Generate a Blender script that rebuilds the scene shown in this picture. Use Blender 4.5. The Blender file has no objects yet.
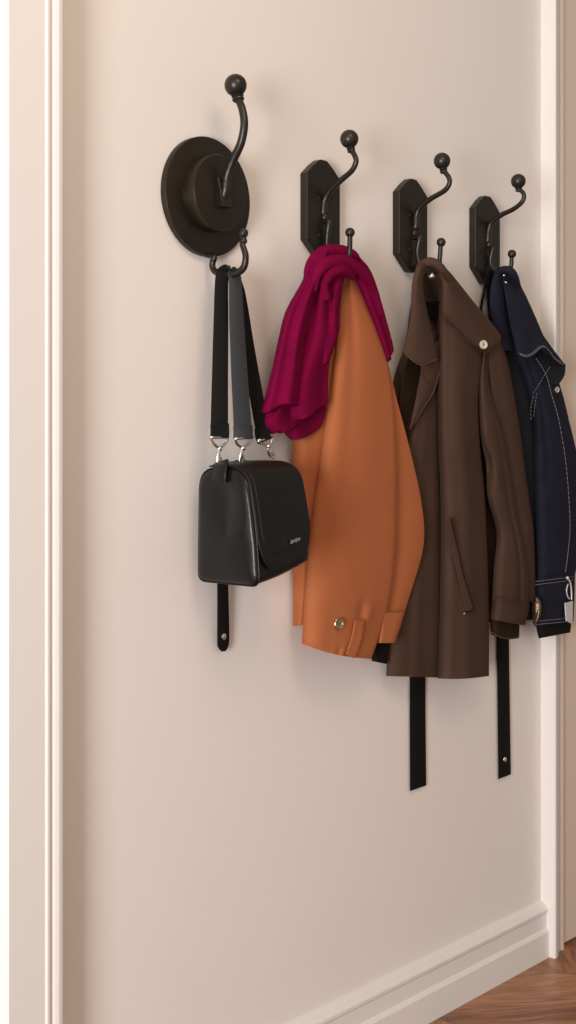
import bpy, math, random
from math import sin, cos, pi, sqrt, exp
from mathutils import Vector, noise
random.seed(7)

# ------------------------------------------------------------------ camera
W_IMG, H_IMG = 576, 1024
FPX = 1359.0
HORIZON = 435.0
ANG = math.radians(90 - 48.3)          # angle between the view direction and the wall
DIST = 1.954
FWD = (cos(ANG), sin(ANG)); RGT = (sin(ANG), -cos(ANG))
def _depth(px, off):
    a = (px - 288) / FPX; d = DIST - off
    X = (a * FWD[1] * d - RGT[1] * d) / (RGT[0] - a * FWD[0])
    return X, FWD[0] * X + FWD[1] * d
EYE = (958 - HORIZON) * _depth(548, .026)[1] / FPX

def P(px, py, off=0.0):
    "the point seen at (px, py) that stands `off` metres out from the wall"
    X, Z = _depth(px, off)
    return Vector((X, -off, EYE + (HORIZON - py) * Z / FPX))
def PX(px, py, X0):
    "the point seen at (px, py) in the plane X = X0 (square to the wall)"
    a = (px - 288) / FPX
    d = X0 * (RGT[0] - a * FWD[0]) / (a * FWD[1] - RGT[1])
    Z = FWD[0] * X0 + FWD[1] * d
    return Vector((X0, d - DIST, EYE + (HORIZON - py) * Z / FPX))

scn = bpy.context.scene
col = scn.collection
cam = bpy.data.cameras.new('camera')
cam.sensor_fit = 'VERTICAL'; cam.sensor_height = 36; cam.lens = FPX / H_IMG * 36
cam.shift_y = -(H_IMG / 2 - HORIZON) / H_IMG
cam.clip_start = .05
camo = bpy.data.objects.new('camera', cam); col.objects.link(camo)
camo.location = (0, -DIST, EYE); camo.rotation_euler = (pi / 2, 0, ANG - pi / 2)
scn.camera = camo

# ------------------------------------------------------------------ world, lights, exposure
scn.view_settings.view_transform = 'Standard'; scn.view_settings.look = 'None'
scn.view_settings.exposure = -0.13; scn.view_settings.gamma = 1; scn.view_settings.use_curve_mapping = False
wd = bpy.data.worlds.new('room_light'); scn.world = wd; wd.use_nodes = True
nt = wd.node_tree; bg = nt.nodes['Background']
tc = nt.nodes.new('ShaderNodeTexCoord'); sp = nt.nodes.new('ShaderNodeSeparateXYZ')
mr = nt.nodes.new('ShaderNodeMapRange'); mr.inputs[1].default_value = -1; mr.inputs[2].default_value = 1
cr = nt.nodes.new('ShaderNodeValToRGB')
cr.color_ramp.elements[0].color = (.70, .72, .80, 1); cr.color_ramp.elements[1].color = (1, .84, .68, 1)
nt.links.new(tc.outputs['Generated'], sp.inputs[0]); nt.links.new(sp.outputs['Z'], mr.inputs[0])
nt.links.new(mr.outputs[0], cr.inputs[0]); nt.links.new(cr.outputs[0], bg.inputs[0])
mx_ = nt.nodes.new('ShaderNodeMapRange'); mx_.interpolation_type = 'SMOOTHSTEP'
mx_.inputs[1].default_value = -1; mx_.inputs[2].default_value = .8; mx_.inputs[3].default_value = .98; mx_.inputs[4].default_value = .36
nt.links.new(sp.outputs['X'], mx_.inputs[0]); nt.links.new(mx_.outputs[0], bg.inputs[1])
def area(name, loc, target, sx, sy, power, color):
    l = bpy.data.lights.new(name, 'AREA'); l.shape = 'RECTANGLE'; l.size = sx; l.size_y = sy
    l.energy = power; l.color = color
    o = bpy.data.objects.new(name, l); col.objects.link(o); o.location = loc
    o.rotation_euler = (Vector(target) - Vector(loc)).to_track_quat('-Z', 'Y').to_euler()
area('window_daylight', (-2.9, -2.15, 1.15), (2.2, 0, 1.0), .8 + .4, 1.9, 255, (1, .97, .96))
area('ceiling_lamp', (1.2, -1.7, 3.1), (2.0, 0, 1.2), .9, .9, 19, (1, .74, .50))

# ------------------------------------------------------------------ materials
def mat(name, color, rough=.6, metal=0, bump=0, bscale=400, var=0, vscale=6, sheen=0, coat=0, stretch=None, spec=.5, bdist=.001, tint=(1, 1, 1)):
    m = bpy.data.materials.new(name); m.use_nodes = True
    t = m.node_tree; b = t.nodes['Principled BSDF']
    b.inputs['Base Color'].default_value = (*color, 1); b.inputs['Roughness'].default_value = rough
    b.inputs['Metallic'].default_value = metal; b.inputs['Sheen Weight'].default_value = 0
    b.inputs['Sheen Roughness'].default_value = .5
    b.inputs['Coat Weight'].default_value = coat; b.inputs['Specular IOR Level'].default_value = spec
    b.inputs['Specular Tint'].default_value = (*tint, 1)
    c = t.nodes.new('ShaderNodeTexCoord'); mp = t.nodes.new('ShaderNodeMapping')
    if stretch: mp.inputs['Scale'].default_value = stretch
    t.links.new(c.outputs['Object'], mp.inputs[0])
    if var:
        n = t.nodes.new('ShaderNodeTexNoise'); n.inputs['Scale'].default_value = vscale; n.inputs['Detail'].default_value = 4
        r = t.nodes.new('ShaderNodeValToRGB'); r.color_ramp.elements[0].position = .3; r.color_ramp.elements[1].position = .7
        r.color_ramp.elements[0].color = (*[x * (1 - var) for x in color], 1)
        r.color_ramp.elements[1].color = (*[min(1, x * (1 + var)) for x in color], 1)
        t.links.new(mp.outputs[0], n.inputs[0]); t.links.new(n.outputs[0], r.inputs[0]); t.links.new(r.outputs[0], b.inputs['Base Color'])
    if bump:
        n = t.nodes.new('ShaderNodeTexNoise'); n.inputs['Scale'].default_value = bscale; n.inputs['Detail'].default_value = 3
        u = t.nodes.new('ShaderNodeBump'); u.inputs['Strength'].default_value = bump; u.inputs['Distance'].default_value = bdist
        t.links.new(mp.outputs[0], n.inputs[0]); t.links.new(n.outputs[0], u.inputs['Height']); t.links.new(u.outputs[0], b.inputs['Normal'])
    return m
M = {
 'wall': mat('painted_plaster', (.765, .73, .70), .75, bump=.12, bscale=60, var=.012, vscale=2),
 'white': mat('white_gloss_paint', (.76, .74, .725), .4, bump=.05, bscale=20),
 'door': mat('beige_door_paint', (.68, .58, .49), .5, bump=.04, bscale=30),
 'iron': mat('blackened_iron', (.014, .012, .010), .34, metal=.2, bump=.25, bscale=90, var=.25, vscale=30, bdist=.002),
 'plate': mat('matt_black_plate', (.009, .007, .005), .40, bump=.12, bscale=120, var=.15, vscale=20, spec=.5, tint=(1, .84, .68)),
 'scarf': mat('magenta_wool', (.158, .0022, .036), .95, bump=.4, bscale=500, var=.12, vscale=14, spec=.05),
 'orange': mat('rust_orange_cotton', (.375, .122, .047), .85, bump=.25, bscale=700, var=.05, vscale=5, sheen=.1, spec=.2),
 'orange_dark': mat('rust_orange_thread', (.33, .085, .025), .85),
 'brown': mat('brown_wool', (.064, .036, .025), .9, bump=.35, bscale=600, var=.10, vscale=8, sheen=.06, spec=.15),
 'brown_thread': mat('brown_thread', (.05, .022, .014), .9),
 'brown_light': mat('brown_edge_thread', (.11, .06, .042), .9),
 'label': mat('black_satin_label', (.004, .004, .004), .6, spec=.2),
 'lining_and_shade': mat('dark_brown_lining_and_shade', (.022, .012, .007), .8, bump=.2, bscale=300, spec=.1),  # inner cuff cloth, also the dark sheets that stand for shade in gaps
 'navy': mat('navy_denim', (.0110, .0125, .0240), .85, bump=.4, bscale=900, var=.18, vscale=30, spec=.15),
 'denim_in': mat('slate_denim_reverse', (.014, .016, .021), .85, bump=.3, bscale=900, spec=.1),
 'thread': mat('pale_grey_thread', (.20, .20, .22), .8),
 'leather': mat('black_grained_leather', (.005, .0055, .0065), .30, bump=.35, bscale=260, spec=.32, bdist=.0006),
 'leather2': mat('black_smooth_leather', (.006, .005, .0045), .48, bump=.25, bscale=300, spec=.28, bdist=.0005),
 'web': mat('black_webbing', (.007, .007, .007), .75, bump=.4, bscale=500, spec=.12),
 'webg': mat('charcoal_leather_strap', (.024, .027, .031), .6, bump=.3, bscale=300, spec=.3),
 'tape': mat('matt_black_strap', (.006, .0055, .005), .85, bump=.2, bscale=600, spec=.15),
 'silver': mat('polished_silver_metal', (.72, .70, .67), .22, metal=1, bump=.1, bscale=60),
 'bronze': mat('dark_bronze', (.16, .115, .075), .38, metal=.9, bump=.5, bscale=160, bdist=.002),
 'tag': mat('brushed_zinc', (.62, .62, .62), .4, metal=.35, bump=.3, bscale=200),
 'brass': mat('antique_brass', (.50, .38, .25), .3, metal=1, bump=.3, bscale=200),
 'cream': mat('pale_horn_button', (.60, .52, .45), .4, bump=.2, bscale=200),
}
# floor: chevron of brown boards
def floor_mat():
    m = bpy.data.materials.new('brown_chevron_parquet'); m.use_nodes = True
    t = m.node_tree; b = t.nodes['Principled BSDF']; N = t.nodes.new; Lk = t.links.new
    c = N('ShaderNodeTexCoord'); s = N('ShaderNodeSeparateXYZ'); Lk(c.outputs['Object'], s.inputs[0])
    def mth(op, a, b_=None, c_=None):
        n = N('ShaderNodeMath'); n.operation = op
        for i, v in enumerate((a, b_, c_)):
            if v is None: continue
            if isinstance(v, (int, float)): n.inputs[i].default_value = v
            else: Lk(v, n.inputs[i])
        return n.outputs[0]
    cw = .46
    xs = mth('DIVIDE', mth('ADD', s.outputs['X'], .05), cw)
    cell = mth('FLOOR', xs); fr = mth('FRACT', xs)
    zig = mth('MULTIPLY', mth('PINGPONG', xs, 1.0), cw * .75)
    v = mth('DIVIDE', mth('ADD', s.outputs['Y'], zig), .115)
    row = mth('FLOOR', v); fv = mth('FRACT', v)
    wn = N('ShaderNodeTexWhiteNoise'); wn.noise_dimensions = '2D'
    cb = N('ShaderNodeCombineXYZ'); Lk(cell, cb.inputs[0]); Lk(row, cb.inputs[1]); Lk(cb.outputs[0], wn.inputs['Vector'])
    cb2 = N('ShaderNodeCombineXYZ'); Lk(mth('MULTIPLY', s.outputs['X'], 3), cb2.inputs[0]); Lk(mth('MULTIPLY', v, 1.6), cb2.inputs[1]); Lk(mth('MULTIPLY', wn.outputs[0], 30), cb2.inputs[2])
    n = N('ShaderNodeTexNoise'); n.inputs['Scale'].default_value = 2.6; n.inputs['Detail'].default_value = 7; n.inputs['Distortion'].default_value = 1.0
    Lk(cb2.outputs[0], n.inputs[0])
    mix = mth('ADD', mth('MULTIPLY', n.outputs[0], .75), mth('MULTIPLY', wn.outputs[0], .28))
    r = N('ShaderNodeValToRGB'); e = r.color_ramp.elements
    e[0].position = .30; e[0].color = (.17, .060, .026, 1); e[1].position = .80; e[1].color = (.58, .28, .14, 1)
    Lk(mix, r.inputs[0])
    g1 = mth('LESS_THAN', fv, .018); g2 = mth('LESS_THAN', fr, .006)
    gap = mth('MAXIMUM', g1, g2)
    mx = N('ShaderNodeMix'); mx.data_type = 'RGBA'; Lk(mth('MULTIPLY', gap, .6), mx.inputs[0]); Lk(r.outputs[0], mx.inputs[6]); mx.inputs[7].default_value = (.04, .016, .008, 1)
    Lk(mx.outputs[2], b.inputs['Base Color']); b.inputs['Roughness'].default_value = .38
    return m
M['floor'] = floor_mat()

# ------------------------------------------------------------------ helpers
def link(name, verts, faces, m, parent=None, smooth=True, origin=None, kind=None):
    o0 = Vector(parent.get('org')) if parent and parent.get('org') is not None else (origin or Vector((0, 0, 0)))
    me = bpy.data.meshes.new(name)
    me.from_pydata([tuple(Vector(v) - o0) for v in verts], [], faces); me.update()
    me.materials.append(m)
    if smooth:
        for p in me.polygons: p.use_smooth = True
    o = bpy.data.objects.new(name, me); col.objects.link(o)
    if parent: o.parent = parent; o['org'] = tuple(o0)
    else: o.location = o0
    if kind: o['kind'] = kind
    return o
def thing(name, label, cat, org, group=None):
    o = bpy.data.objects.new(name, None); col.objects.link(o); o.location = org; o.empty_display_size = .03
    o['org'] = tuple(org); o['label'] = label; o['category'] = cat
    if group: o['group'] = group
    return o
def fix_normals(o):
    import bmesh
    bm = bmesh.new(); bm.from_mesh(o.data); bmesh.ops.recalc_face_normals(bm, faces=bm.faces); bm.to_mesh(o.data); bm.free()
def bevel(o, w, seg=3, ang=35):
    b = o.modifiers.new('bevel', 'BEVEL'); b.width = w; b.segments = seg; b.limit_method = 'ANGLE'; b.angle_limit = math.radians(ang)
    b.harden_normals = False
    return o

def cat(p, t):
    "Catmull-Rom through the list p at t in 0..1"
    n = len(p) - 1
    x = min(max(t, 0), 1) * n; i = min(int(x), n - 1); f = x - i
    a, b, c, d = p[max(i - 1, 0)], p[i], p[i + 1], p[min(i + 2, n)]
    return tuple(.5 * (2 * b[k] + (c[k] - a[k]) * f + (2 * a[k] - 5 * b[k] + 4 * c[k] - d[k]) * f * f + (-a[k] + 3 * b[k] - 3 * c[k] + d[k]) * f ** 3) for k in range(len(b)))

def box(name, x0, x1, y0, y1, z0, z1, m, parent=None, kind=None, bev=0):
    v = [(x, y, z) for x in (x0, x1) for y in (y0, y1) for z in (z0, z1)]
    f = [(0, 1, 3, 2), (4, 6, 7, 5), (0, 4, 5, 1), (2, 3, 7, 6), (0, 2, 6, 4), (1, 5, 7, 3)]
    o = link(name, v, f, m, parent, smooth=False, kind=kind); fix_normals(o)
    if bev: bevel(o, bev)
    return o
def extrude(name, poly, axis, a, b, m, parent=None, kind=None, bev=0, smooth=False):
    "poly in the two other axes, extruded a..b along axis"
    def mk(p, w): return {'x': (w, p[0], p[1]), 'y': (p[0], w, p[1]), 'z': (p[0], p[1], w)}[axis]
    n = len(poly)
    v = [mk(p, a) for p in poly] + [mk(p, b) for p in poly]
    f = [tuple(range(n)), tuple(range(2 * n - 1, n - 1, -1))] + [(i, (i + 1) % n, n + (i + 1) % n, n + i) for i in range(n)]
    o = link(name, v, f, m, parent, smooth=smooth, kind=kind); fix_normals(o)
    if bev: bevel(o, bev)
    return o

def tube_geo(path, rad, n=96, seg=16, V=None, F=None, flat=1.0, caps=True):
    "round tube through world points; rad a number or a list"
    V = V if V is not None else []; F = F if F is not None else []
    pts = [Vector(cat([tuple(p) for p in path], i / n)) for i in range(n + 1)]
    rl = [(r,) for r in rad] if isinstance(rad, (list, tuple)) else [(rad,), (rad,)]
    up = None; base = len(V)
    for i, p in enumerate(pts):
        d = (pts[min(i + 1, n)] - pts[max(i - 1, 0)]).normalized()
        if up is None:
            up = Vector((0, 0, 1)) if abs(d.z) < .9 else Vector((1, 0, 0))
        side = d.cross(up).normalized(); up = side.cross(d).normalized()
        r = cat(rl, i / n)[0]
        for k in range(seg):
            a = 2 * pi * k / seg
            V.append(p + side * cos(a) * r + up * sin(a) * r * flat)
    for i in range(n):
        for k in range(seg):
            F.append((base + i * seg + k, base + i * seg + (k + 1) % seg, base + (i + 1) * seg + (k + 1) % seg, base + (i + 1) * seg + k))
    if caps:
        F.append(tuple(base + k for k in range(seg))[::-1]); F.append(tuple(base + n * seg + k for k in range(seg)))
    return V, F
def sphere_geo(c, r, V, F, sx=1, sy=1, sz=1, n=20, m=28):
    base = len(V); c = Vector(c)
    for i in range(n + 1):
        for j in range(m):
            a = pi * i / n; b = 2 * pi * j / m
            V.append(c + Vector((r * sx * sin(a) * cos(b), r * sy * sin(a) * sin(b), r * sz * cos(a))))
    for i in range(n):
        for j in range(m):
            F.append((base + i * m + j, base + i * m + (j + 1) % m, base + (i + 1) * m + (j + 1) % m, base + (i + 1) * m + j))
    return V, F
def tube(name, path, rad, m, parent, **k):
    V, F = tube_geo(path, rad, **k); o = link(name, V, F, m, parent); return o
def ball(name, c, r, m, parent, **k):
    V, F = sphere_geo(c, r, [], [], **k); return link(name, V, F, m, parent)
def lathe(name, c, axis, prof, m, parent, seg=96):
    "prof = [(radius, distance along axis)]"
    ax = Vector(axis).normalized(); u = ax.orthogonal().normalized(); w = ax.cross(u)
    V = []; F = []
    for r, h in prof:
        for k in range(seg):
            a = 2 * pi * k / seg; V.append(Vector(c) + ax * h + (u * cos(a) + w * sin(a)) * r)
    for i in range(len(prof) - 1):
        for k in range(seg):
            F.append((i * seg + k, i * seg + (k + 1) % seg, (i + 1) * seg + (k + 1) % seg, (i + 1) * seg + k))
    F.append(tuple(range(seg))); F.append(tuple((len(prof) - 1) * seg + k for k in range(seg))[::-1])
    o = link(name, V, F, m, parent); fix_normals(o)
    md = o.modifiers.new('edges', 'EDGE_SPLIT'); md.split_angle = math.radians(40)
    return o

# folds --------------------------------------------------------------
def g(s, c, w): return exp(-((s - c) / w) ** 2)
def pil(s, e=.12, k=1):
    "rounding of a soft edge, 0 at the rims and 1 inside"
    a = min(1, s / e) if e else 1; b = min(1, (1 - s) / e) if e else 1
    return sqrt(max(0, 1 - (1 - a) ** 2)) * (sqrt(max(0, 1 - (1 - b) ** 2)) if k else 1)
def wob(x, z, seed, sx=9, sz=2.2):
    return noise.noise(Vector((x * sx + seed * 7.3, seed * 3.1, z * sz)))
def grid_pts(L, R, off, nu, nv, amp=.004, seed=1, hem=None, fine=.10):
    G = []
    for j in range(nv + 1):
        t = j / nv; a = cat(L, t); b = cat(R, t); row = []
        for i in range(nu + 1):
            s = i / nu
            px = a[0] + (b[0] - a[0]) * s; py = a[1] + (b[1] - a[1]) * s
            if hem: py += hem(s, t)
            o = off(s, t) + amp * wob(px / 400, py / 400, seed) * pil(s, .15) + amp * fine * wob(px / 400, py / 400, seed + 5, 22, 5) * pil(s, .15)
            row.append(P(px, py, o))
        G.append(row)
    return G
def grid_faces(nu, nv, base=0, flip=False):
    F = []
    for j in range(nv):
        for i in range(nu):
            q = (base + j * (nu + 1) + i, base + (j + 1) * (nu + 1) + i, base + (j + 1) * (nu + 1) + i + 1, base + j * (nu + 1) + i + 1)
            F.append(q[::-1] if flip else q)
    return F
def sheet(name, L, R, off, m, parent, th=.004, nu=48, nv=64, sub=1, **k):
    "a single cloth layer of real thickness"
    G = grid_pts(L, R, off, nu, nv, **k)
    o = link(name, [p for r in G for p in r], grid_faces(nu, nv), m, parent)
    s = o.modifiers.new('cloth', 'SOLIDIFY'); s.thickness = th; s.offset = -1
    if sub: q = o.modifiers.new('soft', 'SUBSURF'); q.levels = sub; q.render_levels = sub
    return o
def solid_geo(L, R, off0, back, nu=56, nv=90, V=None, F=None, wrap=.30, **k):
    def off(s, t):
        b = back(0, t) if callable(back) else back
        x = min(1, s / wrap)
        return b + .001 + (off0(s, t) - b - .001) * sqrt(1 - (1 - x) ** 2)
    V = V if V is not None else []; F = F if F is not None else []
    G = grid_pts(L, R, off, nu, nv, **k)
    base = len(V); V += [p for r in G for p in r]; F += grid_faces(nu, nv, base)
    b2 = len(V)
    for j, r in enumerate(G):
        t = j / nv; a, b = r[0], r[-1]
        for i in range(nu + 1):
            s = i / nu; bo = back(s, t) if callable(back) else back
            y = -bo
            fy = a.y + (b.y - a.y) * s
            V.append(Vector((a.x + (b.x - a.x) * s, max(y, fy) if s in (0, 1) else y, a.z + (b.z - a.z) * s)))
    F += grid_faces(nu, nv, b2, True)
    n1 = nu + 1
    for j in range(nv):
        F.append((base + j * n1, b2 + j * n1, b2 + (j + 1) * n1, base + (j + 1) * n1))
        F.append((base + j * n1 + nu, base + (j + 1) * n1 + nu, b2 + (j + 1) * n1 + nu, b2 + j * n1 + nu))
    for i in range(nu):
        F.append((base + i, base + i + 1, b2 + i + 1, b2 + i))
        F.append((base + nv * n1 + i, b2 + nv * n1 + i, b2 + nv * n1 + i + 1, base + nv * n1 + i + 1))
    return V, F
def solid(name, L, R, off, back, m, parent, **k):
    V, F = solid_geo(L, R, off, back, **k)
    o = link(name, V, F, m, parent); fix_normals(o)
    o.modifiers.new('edges', 'EDGE_SPLIT').split_angle = math.radians(65)
    return o
def seam(name, pix, off, r, m, parent, n=60):
    "stitch or seam line lying on a cloth surface; pix of (px, py) or (px, py, off)"
    return tube(name, [P(p[0], p[1], p[2] if len(p) > 2 else off) for p in pix], r, m, parent, n=n, seg=8)
def stitches(name, pix, off, r, m, parent, dash=.006, gap=.0035):
    pts = [Vector(cat([tuple(P(p[0], p[1], p[2] if len(p) > 2 else off)) for p in pix], i / 400)) for i in range(401)]
    V, F = [], []; acc = 0; cur = [pts[0]]; on = True
    for a, b in zip(pts, pts[1:]):
        acc += (b - a).length
        if on: cur.append(b)
        if acc > (dash if on else gap):
            if on and len(cur) > 1: tube_geo([cur[0], cur[-1]], r, n=1, seg=6, V=V, F=F)
            on = not on; acc = 0; cur = [b]
    return link(name, V, F, m, parent)

# ------------------------------------------------------------------ the room
XC = P(541, 500, 0).x                     # left side of the far casing
XL0 = P(8, 700, .058).x; XL1 = P(63.5, 500, .058).x
TOP = 2.75
box('wall_back', XL0 + .01, XC + .02, 0, .12, 0, TOP, M['wall'], kind='structure')
xD = P(563.5, 900, .03).x
box('floor', -1.5, 6.5, -4.2, .3, -.05, 0, M['floor'], kind='structure')
box('wall_far', xD + .95, 6.5, 0, .12, 0, TOP, M['wall'], kind='structure')
box('wall_near', -1.5, XL0 - .95, 0, .12, 0, TOP, M['wall'], kind='structure')
# baseboard profile (y, z)
bb = [(0, 0), (-.026, 0), (-.026, .070), (-.021, .077), (-.018, .080), (-.018, .118), (-.023, .124), (-.023, .131), (-.017, .137), (-.013, .142), (-.006, .148), (0, .150)]
extrude('baseboard_back', bb, 'x', XL1 - .01, XC + .005, M['white'], kind='structure')
# far casing (left-facing edge catches the window light)
cx0 = XC; xw = P(561.5, 900, .044).x
def _x(px, off): return P(px, 700, off).x
xw = _x(565.5, .028)
cp = [(cx0, .0), (cx0, -.041), (cx0 + .003, -.044), (_x(556.5, .044), -.044), (_x(558, .042), -.042), (_x(559, .026), -.026), (_x(560.5, .024), -.024), (_x(560.5, .024), .0)]
extrude('trim_2', cp, 'z', 0, TOP, M['white'], kind='structure')
dz = .012
extrude('trim_4', [(_x(560.6, .024), 0), (_x(560.6, .024), -.024), (_x(562.3, .027), -.027), (_x(564.0, .027), -.027), (xw, -.022), (xw, 0)], 'z', 0, TOP, M['door'], kind='structure')
d = box('door_2', xw + .002, xw + .86, -.020, .015, dz, 2.72, M['door'], kind='structure', bev=.002)
# near casing, jamb and door
w_ = XL1 - XL0
lp = [(XL0, .0), (XL0, -.056), (XL0 + .002, -.058), (XL0 + w_ * .66, -.058), (XL0 + w_ * .69, -.0605), (XL0 + w_ * .73, -.0605), (XL0 + w_ * .76, -.056),
      (XL0 + w_ * .80, -.056), (XL0 + w_ * .84, -.0590), (XL0 + w_ * .90, -.0610), (XL1 - .004, -.0600), (XL1, -.058), (XL1, 0)]
extrude('trim_1', lp, 'z', 0, TOP, M['white'], kind='structure')
box('trim_3', XL0 - .012, XL0 + .012, -.030, .12, 0, TOP, M['white'], kind='structure', bev=.002)
box('door_1', XL0 - .90, XL0 - .016, .02, .06, .01, 2.7, M['door'], kind='structure', bev=.002)

# ------------------------------------------------------------------ hooks
def knob_geo(c, r, below):
    V, F = sphere_geo(c, r, [], [])
    return V, F
def wall_hook(px, ytop, ybot, arm, ball_c, ball_r, low, low_c, low_r, label, name='coat_hook', rarm=.0058):
    th = .021
    p0 = P(px, (ytop + ybot) / 2, th); X0 = p0.x
    zt = P(px, ytop, th).z; zb = P(px, ybot, th).z; H = zt - zb; zc = (zt + zb) / 2
    t = thing(name, label, 'coat hook', Vector((X0, 0, zc)), 'black iron hooks on the wall')
    hw = .5 * .113
    sh = .16 * H
    poly = []
    half = [(-.009, H / 2), (-.013, H / 2 - .001), (-hw * .55, H / 2 - sh * .38), (-hw, H / 2 - sh), (-hw, -H / 2 + sh * 1.1), (-.012, -H / 2 + .001), (-.008, -H / 2)]
    poly = half + [(-x, z) for x, z in half[::-1]]
    o = extrude('backplate', [(X0 + x, zc + z) for x, z in poly], 'y', 0, -th, M['plate'], t, bev=.0022)
    pts = [PX(x, y, X0) for x, y in arm]
    k = len(pts)
    bc = PX(*ball_c, X0)
    # foot of the arm seats on the plate
    foot = Vector((X0, -th + .003, pts[-1].z - .004))
    tube('arm', pts + [foot], [rarm * .95, rarm, rarm * 1.05, rarm * 1.1, rarm * 1.25, rarm * 1.5, rarm * 1.3], M['iron'], t, n=120)
    s = _depth(ball_c[0], -bc.y)[1] / FPX
    ball('knob', bc, ball_r * s, M['iron'], t)
    V, F = [], []
    d = (pts[0] - bc).normalized()
    lathe('collar', pts[0] - d * .004, d, [(.004, -.004), (.0085, -.002), (.0095, .001), (.0075, .003), (.0088, .005), (.0085, .008), (.005, .010)], M['iron'], t, seg=32)
    lp = [PX(x, y, X0) for x, y in low]
    tube('lower_prong', [Vector((X0, -th + .002, lp[0].z + .002))] + lp, [rarm * .95, rarm * 1.15, rarm * 1.05, rarm, rarm, rarm * .95], M['iron'], t, n=120)
    lc = PX(*low_c, X0); s = _depth(low_c[0], -lc.y)[1] / FPX
    ball('tip_knob', lc, low_r * s, M['iron'], t)
    # boss the two prongs grow from
    ball('boss', Vector((X0, -th - .002, (pts[-1].z + lp[0].z) / 2)), .0075, M['iron'], t, sy=.9, sz=1.3)
    for zz in (zc + H * .1, zc - H * .27):
        lathe('screw', (X0 - .017, -th, zz), (0, -1, 0), [(.0001, .0032), (.002, .003), (.0038, .0018), (.0042, 0)], M['iron'], t, seg=20)
    return t, X0
h2, X2 = wall_hook(324.0, 160, 259, [(351.2, 150), (354.9, 156), (356, 162), (351.7, 170.8), (340.8, 180.5), (329.8, 191.4), (324.6, 201), (323.6, 212)], (349.3, 139), 9.3,
    [(328.6, 222), (327.6, 234), (327.2, 246), (331, 259), (341, 264), (348.5, 257), (349.8, 246), (350, 236)], (350, 232.5), 4.9,
    'black iron hook on angular plate holding the magenta scarf and orange coat')
h3, X3 = wall_hook(413.8, 179, 272, [(443.6, 171), (448.3, 176.5), (449.5, 183), (444.6, 190.5), (430.2, 199.2), (420, 207.8), (416.3, 216.5), (415.8, 227)], (442, 161), 8.4,
    [(419.4, 238), (418, 247), (417.6, 256), (421, 268), (430, 273), (438, 269), (439.8, 258), (440.6, 246)], (441.2, 242.3), 4.6,
    'black iron hook on angular plate holding the brown wool coat')
h4, X4 = wall_hook(488.2, 196, 284, [(518.8, 189.5), (522.9, 192.5), (524, 197), (521.5, 202.5), (513.6, 209), (501.4, 215), (491.7, 222.5), (488.6, 231), (488, 240)], (518.3, 181.2), 7.4,
    [(492.6, 249), (491, 257), (491, 266), (495.4, 271), (503, 273.5), (509.5, 271), (511.4, 264), (511.6, 257)], (512, 254), 4.3,
    'black iron hook on angular plate holding the navy denim jacket', rarm=.0056)

# round hook
c1 = P(209.4, 196.6, .016); X1 = c1.x; z1 = c1.z
R1 = .5 * (P(209.4, 137, .016).z - P(209.4, 256.5, .016).z)
t1 = thing('coat_hook', 'large black hook with round disc backplate holding the handbag straps', 'coat hook', Vector((X1, 0, z1)), 'black iron hooks on the wall')
lathe('backplate', (X1, 0, z1), (0, -1, 0), [(R1 - .002, 0), (R1, .002), (R1, .0135), (R1 - .001, .0153), (R1 - .003, .016), (.01, .016)], M['plate'], t1, seg=128)
c1b = P(217.4, 194.2, .037)
R2 = .5 * (P(217.4, 156, .037).z - P(217.4, 232, .037).z)
lathe('raised_disc', (X1, -.015, z1 + .004), (0, -1, 0), [(R2, 0), (R2, .0325), (R2 - .001, .0343), (R2 - .003, .035), (.01, .035)], M['plate'], t1, seg=128)
arm = [(238.2, 99), (242.3, 109.5), (244.2, 125), (240.8, 143.3), (232.4, 161.6), (227.0, 177.2), (225.5, 190)]
ap = [PX(x, y, X1) for x, y in arm]
wz0 = PX(219, 208.5, X1).z; wz1 = PX(219, 178, X1).z
foot = Vector((X1, -.052, wz0 + .012))
tube('arm', ap + [foot], [.0075, .0078, .0082, .0085, .009, .010, .010], M['iron'], t1, n=140, seg=20)
# wedge the arm is let into
wv = [(X1 - .0135, -.048, wz1), (X1 + .0135, -.048, wz1), (X1 + .0135, -.048, wz0), (X1 - .0135, -.048, wz0),
      (X1 - .0125, -.054, wz1 - .002), (X1 + .0125, -.054, wz1 - .002), (X1 + .014, -.068, wz0), (X1 - .014, -.068, wz0)]
o = link('arm_socket', wv, [(0, 1, 2, 3), (4, 5, 6, 7), (0, 1, 5, 4), (2, 3, 7, 6), (1, 2, 6, 5), (0, 3, 7, 4)], M['iron'], t1, smooth=False); fix_normals(o); bevel(o, .0015)
bc = PX(235.6, 85.3, X1); s = _depth(235.6, -bc.y)[1] / FPX
ball('knob', bc, 11.3 * s, M['iron'], t1)
dd = (ap[0] - bc).normalized()
lathe('collar', ap[0] - dd * .008, dd, [(.006, -.004), (.0105, -.002), (.0125, .002), (.0095, .005), (.0120, .007), (.0120, .010), (.008, .014)], M['iron'], t1, seg=40)
low = [(213.9, 257), (212.7, 262), (212.6, 267.5), (216.4, 272.2), (227, 275), (239.2, 271.8), (244.4, 265.7), (245.6, 255.3), (242.8, 245), (242.8, 237)]
lo = [PX(x, y, X1) for x, y in low]
lo = [Vector((X1, -.008, z1 - R1 + .004))] + lo
tube('lower_prong', lo, [.006, .0062, .0065, .0068, .0072, .0068, .006, .0058], M['iron'], t1, n=140)
lc = PX(243.3, 233.2, X1)
ball('tip_knob', lc, 4.9 * s, M['iron'], t1, sz=1.05)
lathe('tip_collar', lc + Vector((0, 0, -.018)), (0, 0, 1), [(.006, -.002), (.0078, 0), (.0078, .004), (.006, .009)], M['iron'], t1, seg=24)
UB = PX(229, 274, X1)                   # lowest point of the round hook's prong

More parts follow.
